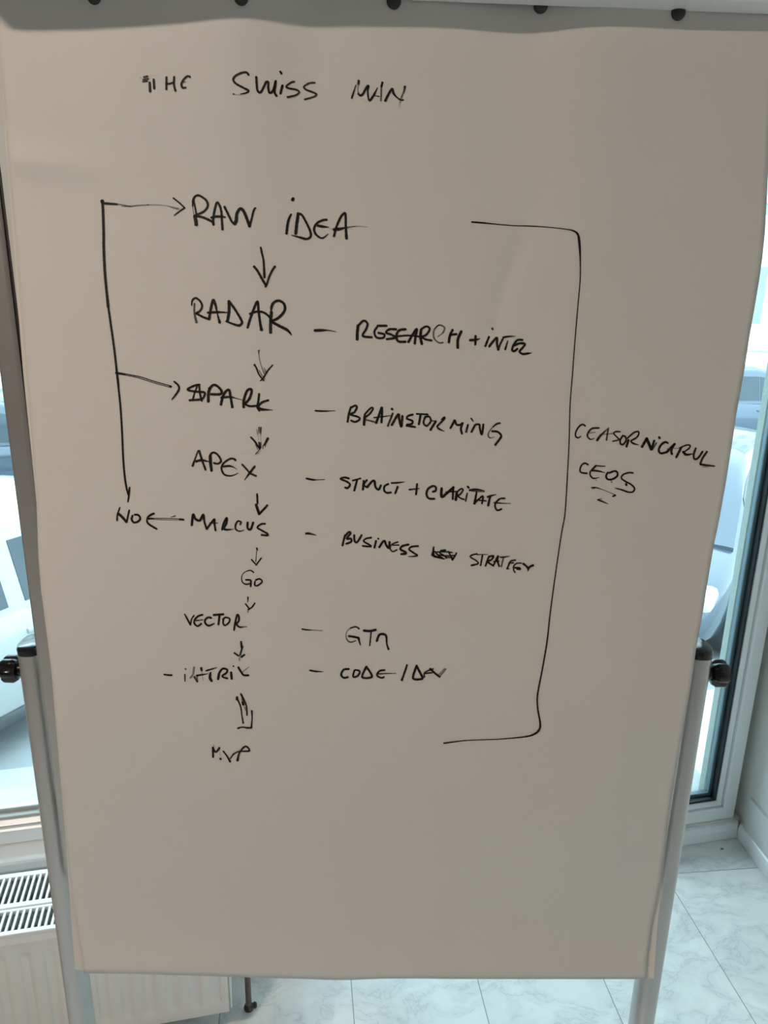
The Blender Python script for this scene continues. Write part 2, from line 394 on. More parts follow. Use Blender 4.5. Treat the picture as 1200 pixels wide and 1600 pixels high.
# pipe to the right of the radiator: goes to the floor
pb = on_floor(389, 1576)
hp = thing('heating_pipe', 'thin brown heating pipe rising from the floor beside the radiator', 'pipe', pb)
bm = bmesh.new()
def tube(bm, pts, r, n=14):
    rings = []
    for i, p in enumerate(pts):
        p = Vector(p); a = Vector(pts[max(0, i-1)]); b = Vector(pts[min(len(pts)-1, i+1)])
        t = (b-a).normalized(); u = t.orthogonal().normalized() if i == 0 else (rings_u[0]-t*rings_u[0].dot(t)).normalized()
        if i == 0: rings_u = [u]
        rings_u[0] = u; v_ = t.cross(u)
        rings.append([p + (u*math.cos(2*math.pi*k/n)+v_*math.sin(2*math.pi*k/n))*r for k in range(n)])
    loft(bm, rings)
tube(bm, [(0, 0, 0), (0, 0, .1), (0, 0, .18), (-.001, .0, .20), (-.0035, -.001, .210), (-.008, -.002, .214), (-.0115, -.0025, .215)], .0066)
obj('pipe', fixn(bm), M['pipe'], hp, 50)
bm = bmesh.new(); lathe(bm, [(.0105, 0), (.0110, .006), (.0095, .011), (.0072, .013)], n=20); obj('floor_collar', fixn(bm), M['collar'], hp, 40)
bm = bmesh.new(); lathe(bm, [(.0055, 0), (.0055, .008), (.003, .011)], origin=(.012, .006, .0), n=12); obj('collar_screw', fixn(bm), M['collar'], hp, 40)

# ------------------------------------------------------------------ flip chart pad: plane fitted to its four corners
def solve_plane():
    uv = [(0, 0), (.68, 0), (.68, 1.0), (0, 1.0)]; px = [(-7, -18), (1212, 22), (1020, 1529), (118, 1517)]
    A = []; bb = []
    for (u, v), (x, y) in zip(uv, px):
        x = (x-CX)/F; y = (y-CY)/F
        A.append([u, v, 1, 0, 0, 0, -x*u, -x*v]); bb.append(x)
        A.append([0, 0, 0, u, v, 1, -y*u, -y*v]); bb.append(y)
    n = 8
    for i in range(n):                                              # gaussian elimination
        p = max(range(i, n), key=lambda k: abs(A[k][i])); A[i], A[p] = A[p], A[i]; bb[i], bb[p] = bb[p], bb[i]
        for k in range(i+1, n):
            f = A[k][i]/A[i][i]
            for j in range(i, n): A[k][j] -= f*A[i][j]
            bb[k] -= f*bb[i]
    h = [0]*n
    for i in range(n-1, -1, -1): h[i] = (bb[i]-sum(A[i][j]*h[j] for j in range(i+1, n)))/A[i][i]
    a = Vector((h[0], h[3], h[6])); b = Vector((h[1], h[4], h[7])); c = Vector((h[2], h[5], 1))
    s = (a.length+b.length)/2
    return R @ (a/s), R @ (b/s), R @ (c/s) + EYE
PU, PV, PC = solve_plane()
PU.normalize(); PV = (PV - PU*PV.dot(PU)).normalized(); PN = PU.cross(PV)        # PN towards the room?
if PN.y > 0: PN = -PN

def sst(a, b, x):
    t = min(1, max(0, (x-a)/(b-a))); return t*t*(3-2*t)
def gau(x, s): return math.exp(-(x/s)**2)
def relief(u, v):
    """how far the front sheet stands off its plane, towards the viewer (metres)"""
    h = 0.0
    top = math.exp(-max(v, 0)/.20)
    h += top*(.0050*gau(u-.215, .045) - .0030*gau(u-.262, .035) - .0048*gau(u-.455, .045) + .0030*gau(u-.53, .05) - .0055*gau(u-.03, .10))
    h += .0025*gau(u-.20, .09)*math.exp(-max(v-.1, 0)/.5)
    # slanting dent right of the middle
    du = (u-.462) + (v-.20)*.30; h -= .0021*gau(du, .010)*gau(v-.225, .085)
    # short crease at the left edge
    h += .0030*gau(v-.135 - .10*u, .012)*gau(u-.02, .05)
    # belly and curled lower hem
    h += .040*sst(.10, .66, v)*(1-.9*sst(.60, 1.02, v)) + .003*math.cos((u-.34)*4)*sst(.1, .4, v)
    h += .0045*gau(v-1.0, .035)
    # side edges bend back
    h -= .004*gau(u, .03)*sst(.25, .5, v)*(1-sst(.8, .95, v)) + .006*gau(u-.66, .05)*sst(.25, .6, v)*(1-sst(.85, 1, v))
    return h
def to_uv(P): q = P-PC; return q.dot(PU), q.dot(PV)
def on_pad(px, py, extra=0.0, flat=None):
    r = ray(px, py); off = 0.0
    for _ in range(4):
        o0 = PC + PN*(off+extra); t = (o0-EYE).dot(PN)/r.dot(PN); P = EYE + r*t; u, v = to_uv(P)
        off = relief(u, v) if flat is None else flat
    return P

def poly_at(poly, y):
    for (x0, y0), (x1, y1) in zip(poly[:-1], poly[1:]):
        if y <= y1: return x0 + (x1-x0)*(y-y0)/(y1-y0)
    return poly[-1][0]
FL = [(-9, -40), (-4, 40), (2, 120), (5.6, 147), (11, 231), (18, 306), (24.4, 381), (32, 480), (41, 580), (47, 649), (51, 704), (54, 745), (57, 786), (60, 870), (64, 922), (70, 967), (80, 1046), (88, 1140), (97, 1240), (103.5, 1315), (110, 1380), (118, 1440), (126.5, 1490), (131, 1521)]
FR = [(1214, -40), (1211, 50), (1206, 150), (1201, 250), (1198.7, 300), (1195.5, 362), (1191, 405), (1186, 440), (1177.5, 490), (1170, 532), (1162.5, 582), (1151, 645), (1142.6, 702), (1133.7, 757), (1124, 811), (1115.8, 850), (1107.3, 900), (1098.4, 956), (1087, 1018), (1080, 1069), (1067.5, 1139), (1057.7, 1195), (1046.8, 1260), (1041, 1300), (1031, 1380), (1018, 1440), (1011.5, 1490), (1008.4, 1530)]
BL = [(-9, -40), (-4, 40), (1, 120), (4, 147), (9, 231), (15, 306), (21, 381), (28, 480), (36, 580), (43, 649), (49, 704), (53, 745), (57, 786), (60, 870), (64, 922), (70, 967), (80, 1046), (88, 1140), (96.5, 1240), (103, 1315), (108, 1390), (112.5, 1456), (118, 1516)]
BR = [(1214, -40), (1211, 50), (1206, 150), (1201, 250), (1198, 300), (1194, 362), (1189, 405), (1184, 440), (1175, 490), (1168, 532), (1160, 582), (1149, 645), (1140, 702), (1131, 757), (1121, 811), (1113, 850), (1105, 900), (1096, 956), (1086, 1018), (1079, 1069), (1067, 1139), (1057.7, 1195), (1047, 1260), (1043, 1300), (1033.5, 1388), (1027, 1447), (1021.5, 1529)]
def hem(s):   # wavy lower edge of the front sheet in photo rows
    return 1521 + 8.6*sst(0, .45, s) + 1.8*gau(s-.46, .05) - .8*gau(s-.56, .08) + .4*s
def sheet_mesh(Lp, Rp, ny, nx, bottom, extra, thick, use_relief=True, topy=-36):
    bm = bmesh.new(); front = []; back = []
    uvl = bm.verts.layers.float_vector.new('dummy')
    for i in range(ny+1):
        t = i/ny; rf = []; rb = []
        for j in range(nx+1):
            s = j/nx
            yb_ = bottom(s); y = topy + (yb_-topy)*t
            y += 40*(s-.5)*(1-t)                       # top edge runs along the slightly tilted bar
            xl, xr_ = poly_at(Lp, y), poly_at(Rp, y)
            P = on_pad(xl + (xr_-xl)*s, y, extra, None if use_relief else 0.0)
            rf.append(bm.verts.new(P)); rb.append(bm.verts.new(P-PN*thick))
        front.append(rf); back.append(rb)
    for i in range(ny):
        for j in range(nx):
            bm.faces.new((front[i][j], front[i+1][j], front[i+1][j+1], front[i][j+1]))
            bm.faces.new((back[i][j], back[i][j+1], back[i+1][j+1], back[i+1][j]))
    for i in range(ny):
        bm.faces.new((front[i][0], back[i][0], back[i+1][0], front[i+1][0])); bm.faces.new((front[i][nx], front[i+1][nx], back[i+1][nx], back[i][nx]))
    for j in range(nx):
        bm.faces.new((front[0][j], front[0][j+1], back[0][j+1], back[0][j])); bm.faces.new((front[ny][j], back[ny][j], back[ny][j+1], front[ny][j+1]))
    return fixn(bm)
pad_origin = PC + PU*.34 + PV*1.0
pad = thing('flipchart_pad', 'large white flipchart pad covered in black marker handwriting, hanging on the easel', 'flipchart pad', pad_origin)
sheet = obj('front_sheet', sheet_mesh(FL, FR, 190, 130, hem, 0, .0005), M['paper'], pad, True)
obj('back_sheets', sheet_mesh(BL, BR, 110, 80, lambda s: 1515+14*s, -.0045, .005), M['backsheet'], pad, 40)
for ch in pad.children: ch.location = -pad_origin

# ------------------------------------------------------------------ handwriting: name, origin x, origin y, zoom; strokes "width dry: x,y[,w] ..."
WRITING = r'''
written_word THE 200 100 10
28 .2: 245,205 305,190
28 .2: 235,245 315,230
26 .25: 230,275 302,265
12 .85: 330,192 460,172
16 .6: 185,212 207,226
38 .15: 338,290 345,430
34 .1: 400,240 410,385
32 .1: 600,205 598,395
32 .1: 720,200 718,330 742,420
28 0: 590,300 640,308 715,287
32 .1: 968,202 930,190 870,240 834,310 850,368 900,368
20 .4: 850,290 900,278
written_word SWISS 350 100 7.5
24 .1: 288,128 262,98 200,105 130,142 108,185 140,230 230,280 288,313 255,340,20 190,352,10
20 .3: 108,351 116,354
10 .8: 130,357 240,368
26 .1: 378,150 382,230 392,308 425,333 465,270 495,208 518,215 518,280 535,338 575,308 605,200
26 .05: 606,198 598,270 592,330 614,374
27 .05: 685,250 661,345
25 .1: 658,88 674,112
22 .15: 825,207 780,220 728,264 762,285 850,302 880,330 840,365 742,388
14 .75: 750,400 850,386
22 .2: 1065,220 1000,225 937,265 962,300 1040,330 1084,356 1050,385 945,415
written_word MAN 530 110 10
25 .15: 195,430,30 225,335 262,225,12
33 .1: 305,158 300,212
20 .45: 300,215 290,300 300,362
33 .05: 300,365 330,392 375,360 420,275 455,238 445,320,26 455,430,26 478,468 530,400 600,268,12
34 .1: 675,188 660,250
24 .3: 658,250 655,350 650,475
16 .2: 540,395 625,405
36 .1: 718,475 765,380 825,290 850,360 900,420,24 960,460,22 1000,460,22
28 .1>.75: 1026,250,34 1010,330 965,440,22 935,575,22
written_line - 150 300 5.3333
30 0: 50,74 52,78
21 .12: 50,75 56,130 62,300 65,500 74,680 90,850 101,955,24
17 .1: 101,955 125,1120 150,1300 170,1470 187,1620
written_line - 150 560 6.6667
19 .05: 209,90 214,140 235,320 255,520 270,760 280,1000 295,1200 315,1340 340,1430
18 .1: 349,1345 341,1430 331,1495,14
written_arrow - 150 300 7.5
27 0: 92,132 150,136 250,144,18
12 .35: 200,130 300,148 400,166 500,156 620,149
8 .3: 300,165 420,172
10 .5: 600,149 720,150 830,162 910,184,20 966,197,24
19 .15: 905,70 980,130 1040,188
17 .05: 1036,186 960,240 915,275,10
written_word RAW 290 290 10
26 0: 122,220 148,340 166,450
10 .4: 106,290 115,380 130,460
54 .12: 145,475 160,560 166,612
32 0: 108,330,14 115,235 145,172 200,152 270,187 328,240 345,320 300,390 235,430 180,447,24
36 0: 135,470 250,490 350,530 425,572 432,610
34 0: 432,600 430,520 455,370 490,262 530,310 555,400 565,520 576,688
36 0: 402,500 480,482 560,485 620,492,20
34 0: 606,328 660,440 720,560 765,602
44 .02: 765,602 790,540,50 800,440 850,362 900,390 950,500 1000,635
30 0: 1000,635 1030,520 1060,400 1085,352 1100,356,18
written_word IDEA 430 300 7.5
38 0: 211,78 202,92
28 0: 186,262,22 152,340 131,488
34 .02: 268,262 252,370 240,488
26 .02: 262,250 310,268 360,350 408,455 415,520 370,550 300,535 190,505,8
26 .03: 602,325 560,330 490,365 455,430 480,500 550,540,20 620,492,8
28 0: 495,393 560,405 630,412,5
26 .02: 688,518 720,400 770,290 815,247 825,300 826,400 835,545,32
30 0: 685,440 760,432 850,412,12 950,402,6
6 .6: 640,432 900,430
8 .55: 850,410 960,400 1085,410
written_word RADAR 290 460 6.6667
19 .35: 92,95 90,180 112,292,26
21 .1: 62,115,12 70,62 105,38 150,70 171,120 150,170 110,195
23 0: 110,197 180,235 245,258
25 .02: 245,258 256,180 285,60 310,110 330,200,14 355,292,30
22 0: 230,190 340,185 450,190,8
29 .08: 450,70 452,170 436,278
24 .03: 450,70 510,150 580,268 580,308 540,322 420,280,16
24 .03: 645,345 680,232 745,75 760,180 775,290 790,370,30
22 0: 668,203 740,180 810,187 870,232 890,280
32 .18: 893,185 885,290 885,398
26 .02: 890,180,14 895,130 915,88 970,65 1025,100 1030,170 970,240 900,278
28 0: 890,282 980,330 1060,372 1102,422,12
written_arrow - 380 380 20
66 .1: 545,130,56 580,300,62 630,520,56 650,800 665,1070,72
74 0: 335,725 450,870 590,1120 715,1330
66 .15: 990,725,74 880,900 800,1080 740,1270 690,1370,45
written_line - 480 490 5
20 0: 58,132 110,130 165,131,8 225,141,3
written_word RESEARCH 480 490 5
22 .02: 397,92 391,150 390,202
17 .02: 395,98 440,55 470,78 460,120 433,168 450,180 505,184
18 0: 620,95 550,95
16 0: 548,102 525,140 540,185 590,190 603,163 555,150
17 0: 695,122 640,123 617,150 660,165 685,188 620,200
18 0: 770,122 720,130 697,170 710,215 768,220
13 0: 700,178 790,170 880,180
18 .02: 790,222 820,170 855,120 846,180 840,235
20 0: 890,125 885,180 895,238
16 .02: 890,122 930,100 957,120 930,165 900,180 920,200 972,210
12 .35: 1060,150 1073,110 1030,90 990,130 990,190 1030,228 1060,225
8 .5: 1060,150 1020,180
written_word H 700 500 8.5714
32 0: 62,132 25,210 10,298
28 0: 25,200 115,188
35 0: 178,152 132,260 130,372
written_word + 700 500 8.5714
30 .02: 292,270 380,262 430,248,5
29 .02: 370,212 365,330
written_word INTEL 700 500 8.5714
26 .05: 550,222 498,352
30 0: 592,112 602,130,18
29 0: 550,355 600,290 655,238 655,310 672,398
22 .05: 672,398 705,310 745,232
24 .02: 738,232 800,222 900,215,5
27 .02: 800,280,16 765,395
28 .03: 998,266 930,270 880,330 858,400 885,418 930,385
28 .02: 888,342 960,312 1030,320 1000,370 958,420 1000,455 1060,448 1122,440,6
written_arrow - 380 540 20
40 .3: 470,150 485,260,22 520,480,20 590,700,22 660,880,34
20 .35: 515,130 482,230
46 0: 350,600,64 410,700 490,900 640,1090
44 .03: 920,605,34 780,760,44 690,910 600,1040 530,1100,30
24 .35: 490,770 570,910 680,1050
28 .25: 650,690,14 700,830 680,965
written_arrow - 170 570 10
38 0: 112,126 250,148,30
14 .05: 240,138 500,190 700,255 970,330
11 .1: 240,158 450,200 700,280 965,352
34 .02: 955,338 972,342
30 0: 1022,262 1085,322 1095,382 1050,460 985,542,18
written_word SPARK 280 590 7.5
25 .02: 238,82 170,97 97,140 180,162 290,172 297,205 258,253 120,265
18 .08: 212,90 180,180 160,250
22 .02: 233,92 245,200 264,272
31 .02: 360,125 342,180 340,282
28 0: 350,130 400,87 450,102 495,158 480,193 372,195
28 0: 487,318 510,225 545,162 585,147 600,220 622,348
24 0: 490,235 590,226 660,240,10 750,265,7
28 0: 755,348 756,270 790,162 835,133 848,170 820,250 772,303
24 0: 772,312 830,335 920,328
24 .03: 936,190 926,280 915,345 940,388
24 .03: 1045,265 970,290 918,345
32 0: 918,348 960,370 1012,375,22 1095,380,4
written_line - 490 620 6
14 .02: 15,130 90,134 200,130,3
written_word BRAIN 490 620 6
18 .02: 350,95 330,160 318,235
18 .02: 345,105 390,82 405,100 380,145 345,165 420,190 430,213 390,235 350,222
24 .08: 480,172 472,262
16 .02: 480,162 540,102 556,115 520,165 480,192
15 .3: 480,212 530,225 595,242
21 .1: 585,245 610,180 638,102 640,170 636,240
12 .1: 565,195 640,187 725,175,4
22 0: 732,112 738,118
18 .2: 742,155 695,275
21 .1: 732,265 792,165 802,210 822,278 832,180
written_word STORMING 490 620 6
18 .05: 930,166 885,180 875,205 925,225 920,253 875,260
18 .05: 870,270 950,283
16 0: 965,160 1070,165
20 .05: 1002,175 986,258
17 .1: 1045,188 1030,245 1060,272 1098,230 1085,187 1045,188
written_word RMING 650 630 8.5714
28 .05: 266,240 235,290 192,358
14 .2: 210,235 265,240
25 .08: 335,222,12 380,186 375,212 310,280 285,312 310,345 380,375,8
27 .08: 460,335 500,262 520,228 540,285 590,290 625,266 600,340 615,408
26 .12: 695,290 670,385
24 .02: 738,203 765,242,14
26 .08: 742,385 780,312 800,287 848,287 855,340 880,418 902,282
26 .2: 1125,267 1080,277 1032,315,20
14 .35: 1032,315 980,380 967,440,18 1000,465 1050,450,8
27 .08: 1020,376 1090,382 1140,430 1120,480 1060,558
written_arrow - 380 660 20
36 .08: 490,155 492,350,14
44 .08: 552,160 540,330,30 548,380,14
24 .45: 425,215 452,385
12 .6: 470,400 482,560
16 .6: 545,380 550,560
40 .08: 490,620 520,800
30 .12: 545,620 550,800
56 .02: 240,465 350,580 430,700 518,835,44
15 .1: 380,690 455,850
54 .05: 770,500,80 690,640,50 610,750,24
36 .15: 770,540 700,660 685,770,16
24 .3: 610,750 615,820
20 .15: 500,860 385,990,30
12 .5: 550,880 430,1010
written_word APEX 290 690 10
27 .12: 108,380,34 150,260,22 192,145,20
15 .05: 200,135 225,225 305,450
14 .05: 218,132 268,300 322,442
13 .6: 215,200 315,446
35 .05: 160,310 250,290 360,312,14
30 .08: 402,460 382,350 376,235 400,187 440,170 500,205 548,280 545,320 500,345 442,335
20 .1: 412,455 400,300 395,210
28 .08: 780,290,32 740,265 680,275 590,340 560,420 600,510 690,535,22 760,520,14 820,490,10
30 .05: 590,390 680,380 750,400,14 800,435,6
28 .15: 880,355 960,440 1000,490
32 .2: 1000,492 1100,538
31 .05: 1080,387 1000,490 920,600,8
written_line - 470 730 6
17 .02: 52,105 110,117 160,118,6 225,115,3
written_word STRUCT 470 730 6
18 .02: 450,106 410,96 372,110 420,130 460,160 440,195 415,190
14 .02: 485,125 560,105
18 .02: 528,118 500,220
20 0: 590,128 582,210
17 0: 620,120 590,165 625,190
20 0: 620,188 665,135 690,130 700,185 730,210 750,170
18 .02: 820,157 785,178 782,220 810,240 845,235
15 .02: 850,148 910,145 975,137,4
18 .05: 908,182 885,245
written_word + 470 730 6
15 .02: 1015,210 1110,200,8
18 .02: 1090,157 1080,255
written_word CLARITATE 650 740 7.5
24 .04: 195,212 230,200 230,157 190,147 140,180 122,240 150,290 215,295
29 .03: 300,172 300,272 360,230 440,160
23 .03: 436,158 430,300
16 .02: 350,216 460,210
29 .05: 480,212 465,310
18 .04: 480,215 530,177 550,192 520,240 490,260 530,292 562,300
20 .25: 600,230 580,322
24 .02: 605,152 618,166
24 .02: 628,195 700,186 805,200,6
10 .2: 650,205 800,212
29 .06: 710,215,18 685,352
20 .04: 685,350 735,300 785,265 772,352
15 .02: 735,312 822,320
19 .05: 835,275 880,258 940,245,6
25 .06: 868,268 845,375
20 .06: 1040,290 980,297 930,350 930,400 955,430 1002,415
14 .1: 912,340 980,346 1110,350,3
written_word NO 170 760 8.5714
20 .08: 146,285 115,380 110,455,24
34 .02: 122,362 170,402 235,474
22 .05: 272,320 255,400 240,470
26 .03: 318,390 304,440 340,484 400,462 420,420 390,382 345,380
written_arrow - 170 760 8.5714
26 .05: 602,362 540,395 510,440,18 530,500 640,570
30 .02: 530,432 600,430,16
9 .1: 600,428 750,428 880,432 1000,440
8 .35: 590,442 780,448 1000,455
26 .12: 950,440 1000,446
15 .2: 830,412,6 888,395
written_word MARCUS 290 760 8.5714
31 .03: 82,520 100,375 130,435 190,455 235,380 250,470,26 282,572,26
25 .03: 282,572 340,492 386,438 386,500 400,590
14 .02: 320,490 435,490,10
26 .03: 488,580 507,500 550,420 546,490 513,555
25 .05: 510,572 560,580 640,572,6
22 .06: 730,512 742,477 700,465 670,510 670,570 720,600,16 785,585,8
28 .04: 830,482 830,558 870,575 905,482
24 .05: 1065,500 1010,505 960,550 1020,590 1090,630 1100,655 1015,650
written_arrow - 290 760 8.5714
23 .02: 956,102 962,230
35 .02: 942,245 985,370
27 .08: 985,372 1040,312 1095,252
written_line - 470 820 6
19 .05: 48,82 80,82 145,97,5
written_word BUSINESS 470 820 6
18 .05: 415,97 400,150 390,195
18 .05: 410,112 450,67 465,82 430,130 470,130 470,160 425,178
18 .03: 500,97 505,155 530,160 570,97
16 .08: 660,120 610,130 590,155 640,185 658,204 580,198
18 .03: 705,150 690,215
16 0: 723,128 729,132
20 .06: 735,210 780,150 800,190 825,218 832,160
14 .2: 910,160 860,180 835,215 860,250 900,235
12 .1: 860,190 920,190
20 .08: 1010,185 950,200 935,230 980,255 985,270 940,275
17 .12: 1100,200 1040,205 1015,230 1060,265 1090,290 1010,298,6
crossed_out_word DEV 660 840 6.6667
24 .02: 117,98,14 112,150 108,180,34
22 0: 100,182 150,200 205,212
15 0: 130,145 155,175 190,200
18 .02: 190,137 240,130
14 0: 180,160 230,190 250,215
14 .05: 150,150 240,148 310,155
14 0: 170,180 250,190 345,185
15 .03: 270,145 300,200 312,235
15 .03: 355,160 335,200 312,232
13 0: 120,200 180,212 230,222
12 0: 240,208 320,208
written_word STRATEGY 660 840 6.6667
15 .1: 570,170 520,180 500,202 560,240 580,270 510,290,20
10 .12: 570,177 680,175,6
16 .1: 625,185 606,290
18 .05: 692,195 656,295
18 .05: 690,200 740,190 720,230 680,250 740,295
18 .05: 740,290 788,190 782,240 800,300
12 .05: 740,250 800,246
15 .05: 810,205 860,202 907,192,4
15 .3: 842,215 822,302
16 .1: 970,235 920,245 897,290 882,325
14 .08: 900,265 950,262
12 .1: 878,327 902,325
14 .1: 1030,265 980,270 950,300 950,340 965,362
18 .03: 962,315 1010,315 1020,330 985,327
22 .05: 1050,272 1085,300 1103,325
22 .08: 1155,287 1112,310 1098,348,12
written_arrow - 370 850 14.55
34 .15: 452,90 460,135
12 .12: 447,160 440,250 430,400,18
33 .02: 332,352 420,452
31 .06: 555,320 490,410 435,482
written_word GO 370 850 14.55
30 .04: 382,648 330,607 270,602,24 160,652,12 110,740,16 125,860,24 200,915,32 285,902
39 0: 205,815 310,822 318,880 315,965
35 .03: 412,850 408,938 470,945 560,880 572,832 510,792 430,820
written_arrow - 370 850 14.55
32 .05: 252,1208 245,1325,12
33 .02: 197,1362 270,1452
31 .06: 410,1342 340,1440 260,1490
34 .55: 255,1470 250,1550
written_word VECTOR 280 950 10
28 .03: 85,97,20 130,180 175,262
20 .06: 175,262 195,170 232,115
28 .03: 365,105 300,125 245,180 235,240 285,283 345,245
18 .04: 260,197 370,183,12
30 .03: 500,155 450,147 400,195 420,255 470,275 550,240,16
33 .03: 537,110 690,98
30 .03: 630,112 612,258
24 .06: 690,170 685,240 720,270 780,220 785,165 720,147 680,180
28 .04: 857,345 870,250 905,107 930,132 930,200 895,250 940,298 1000,295,14 1060,292,4
written_arrow - 280 950 10
32 .1: 967,527 975,620
28 .2: 990,600 950,740
24 .6: 942,750 940,822
26 .05: 860,702 925,746
27 .05: 1020,730 970,766
written_line - 250 1030 8
21 .02: 52,191 100,198 148,200
written_word MATRIX 250 1030 8
16 .2: 310,190 312,275
20 .25: 318,120 323,126
24 .5: 425,100 410,190 380,235
25 .3: 430,220 465,282
14 .3: 470,280 462,205
26 .1: 514,108 521,142
10 .65: 520,160 540,262
20 .08: 455,205 520,195 605,180,5
18 .08: 575,145 640,125 712,104,6
31 .1: 632,168,22 622,230 645,272
30 .08: 735,190 726,250
24 .06: 735,180 780,120 838,130 830,170 780,205 790,225 842,240
28 .03: 888,165 895,245
18 .02: 915,86 921,90
24 .06: 978,100 1020,170 1050,200 1105,200
12 .5: 1110,98 1030,160
written_line - 465 970 7.5
17 .03: 52,97 110,106 190,110,6 292,115,3
written_word GTM 465 970 7.5
16 .12: 720,92,20 680,70 620,85
14 .4: 620,85 570,140,10 575,215 620,250,20 682,232
24 .02: 600,180 660,188 712,200
26 .03: 712,200 735,285,12
27 .03: 775,115 850,120 915,105
15 .05: 863,122 845,290
26 .08: 928,237 960,162 1033,170 1045,270,18 1065,333,24
written_line - 475 1030 5
13 .05: 45,87 90,95 150,98,3
written_word CODE 475 1030 5
16 .1: 350,77 310,82 290,120 310,145 342,140
14 .1: 388,105 385,138 420,130 435,95 400,85 388,105
16 .08: 485,60 455,140 530,135 487,58
14 .1: 630,85 590,92 570,125 600,145 625,140
9 .2: 575,115 640,112 720,110,2
written_word / 475 1030 5
14 .1: 805,45 790,90 765,160
18 .02: 763,160 767,162
written_word DEV 475 1030 5
17 .06: 880,50 852,148 918,155 922,135 882,60
12 .2: 940,140 946,102 1010,75
12 .15: 940,112 1000,106
16 .1: 985,75 1030,115 1060,138
8 .35: 1110,75 1060,135
8 .45: 1100,72 1050,125
written_arrow - 320 1080 12
42 .03: 604,112 601,160
27 .05: 612,150 670,290 695,460,22 720,600,30
33 .03: 675,50 730,160 778,280,26 790,450,28
42 .03: 708,205 722,255
20 .4: 690,130 720,235
14 .35: 740,290 762,365
29 .06: 880,368,34 885,520,22 872,680,34
31 .02: 872,688 790,688 700,675,22 620,695
written_word MVP 320 1080 12
36 .08: 150,1055 155,1238
33 .05: 150,1062 205,1140 275,1062
14 .65: 280,1085 285,1205
36 .08: 288,1264 300,1276
22 .65: 165,1015 178,1025
27 .06: 345,1125 410,1210 475,1322,40
22 .12: 480,1262 540,1180,28 640,1127
31 .06: 612,1300,44 640,1180 700,1082 770,1035 820,1072 835,1118 780,1125 640,1132,18
written_word CEASOR 890 650 10
24 .1: 245,157 210,132 160,152 105,230 92,310 130,340 178,315,14
26 .12: 460,187 350,195 290,260 280,320 330,365,18 390,345,8
14 .35: 300,265 400,255
34 .12: 428,380 480,310 590,202,12
24 .25: 607,190 590,280 575,378
10 .2: 470,290 580,282 685,270
22 .06: 790,245 720,245 690,275 740,330 770,370 670,395,18
26 .06: 830,307 790,380 800,440 840,440 882,380 870,322 830,307
34 .1: 888,480 920,375
24 .05: 905,345 1000,262 1070,242 1080,282 1040,340 960,390 1000,430,28 1085,450,6
written_word NICARUL 1000 660 9.2308
36 .12: 28,352 95,235
42 .05: 95,232 130,310 162,390
30 .12: 165,390 205,262
20 .3: 238,293 180,392
32 .03: 275,212 284,228
30 .08: 405,300,24 360,285 300,330 270,400 300,445 380,430
33 .08: 385,430 440,370 502,310
31 .12: 498,312 452,400 460,458
10 .45: 390,382 470,374 562,375
32 .15: 522,502 592,370
22 .15: 570,370 660,330 720,330 710,370 630,430
34 .05: 622,425 670,465 760,452,10
28 .08: 805,372 775,460 785,528 840,510 902,420
29 .15: 965,422 900,520 870,600
28 .05: 870,605 960,618 1080,630,16
8 .3: 890,640 980,645
written_word CEOS 890 710 10
25 .05: 287,160 240,137 190,167 162,235 182,283 272,296
19 .02: 555,185,14 480,182 410,175
29 .03: 412,175 342,248
25 .02: 335,250 450,260 550,285,6
23 .05: 325,262 320,320 370,375 465,358,8
29 .03: 600,282 570,330 590,385 660,390 740,340 745,282 700,260 620,290
25 .02: 992,292 930,285 840,315 810,370 870,420 960,470 1015,530 990,583 920,590 820,555 710,525,10
34 .02: 882,460 888,480
22 .35: 650,428 660,432
16 .45: 412,398 418,404
written_arrow - 890 710 10
18 .1: 342,518 420,520 540,560,6 660,610,7 718,638
24 .05: 718,640 675,655
8 .2: 345,535 395,530
24 .05: 440,710 500,730 605,775,8
11 .1: 440,705 500,690,6
written_bracket - 720 320 3.8095
9 .02: 65,102 130,107 200,114,6 320,124,5 405,126,6 520,133,5 620,144,5 672,155,8 697,178,13 706,230,14 711,330,8 710,450,6 695,620,6 680,800,6 665,1000,6 650,1200,6 645,1400,6 635,1600,6 630,1680,6
written_bracket - 680 800 4
7 .1: 827,-240 812,0 790,130 760,330 720,620,8 700,800,9 670,980,9 640,1140,10 640,1220,10 656,1320,12 650,1360,13 620,1388,12 560,1405,9 400,1420,6 200,1428,6 55,1445,10
'''
def catmull(pts, step):
    out = []; n = len(pts)
    for i in range(n-1):
        p0, p1, p2, p3 = pts[max(0, i-1)], pts[i], pts[i+1], pts[min(n-1, i+2)]
        L = math.dist(p1[:2], p2[:2]); k = max(2, int(L/step))
        for j in range(k):
            t = j/k
            q = []
            for d in range(len(p1)):
                a = 2*p1[d]; b = p2[d]-p0[d]; c = 2*p0[d]-5*p1[d]+4*p2[d]-p3[d]; e = -p0[d]+3*p1[d]-3*p2[d]+p3[d]
                q.append(.5*(a+b*t+c*t*t+e*t**3))
            out.append(q)
    out.append(list(pts[-1])); return out
ink_n = [0]
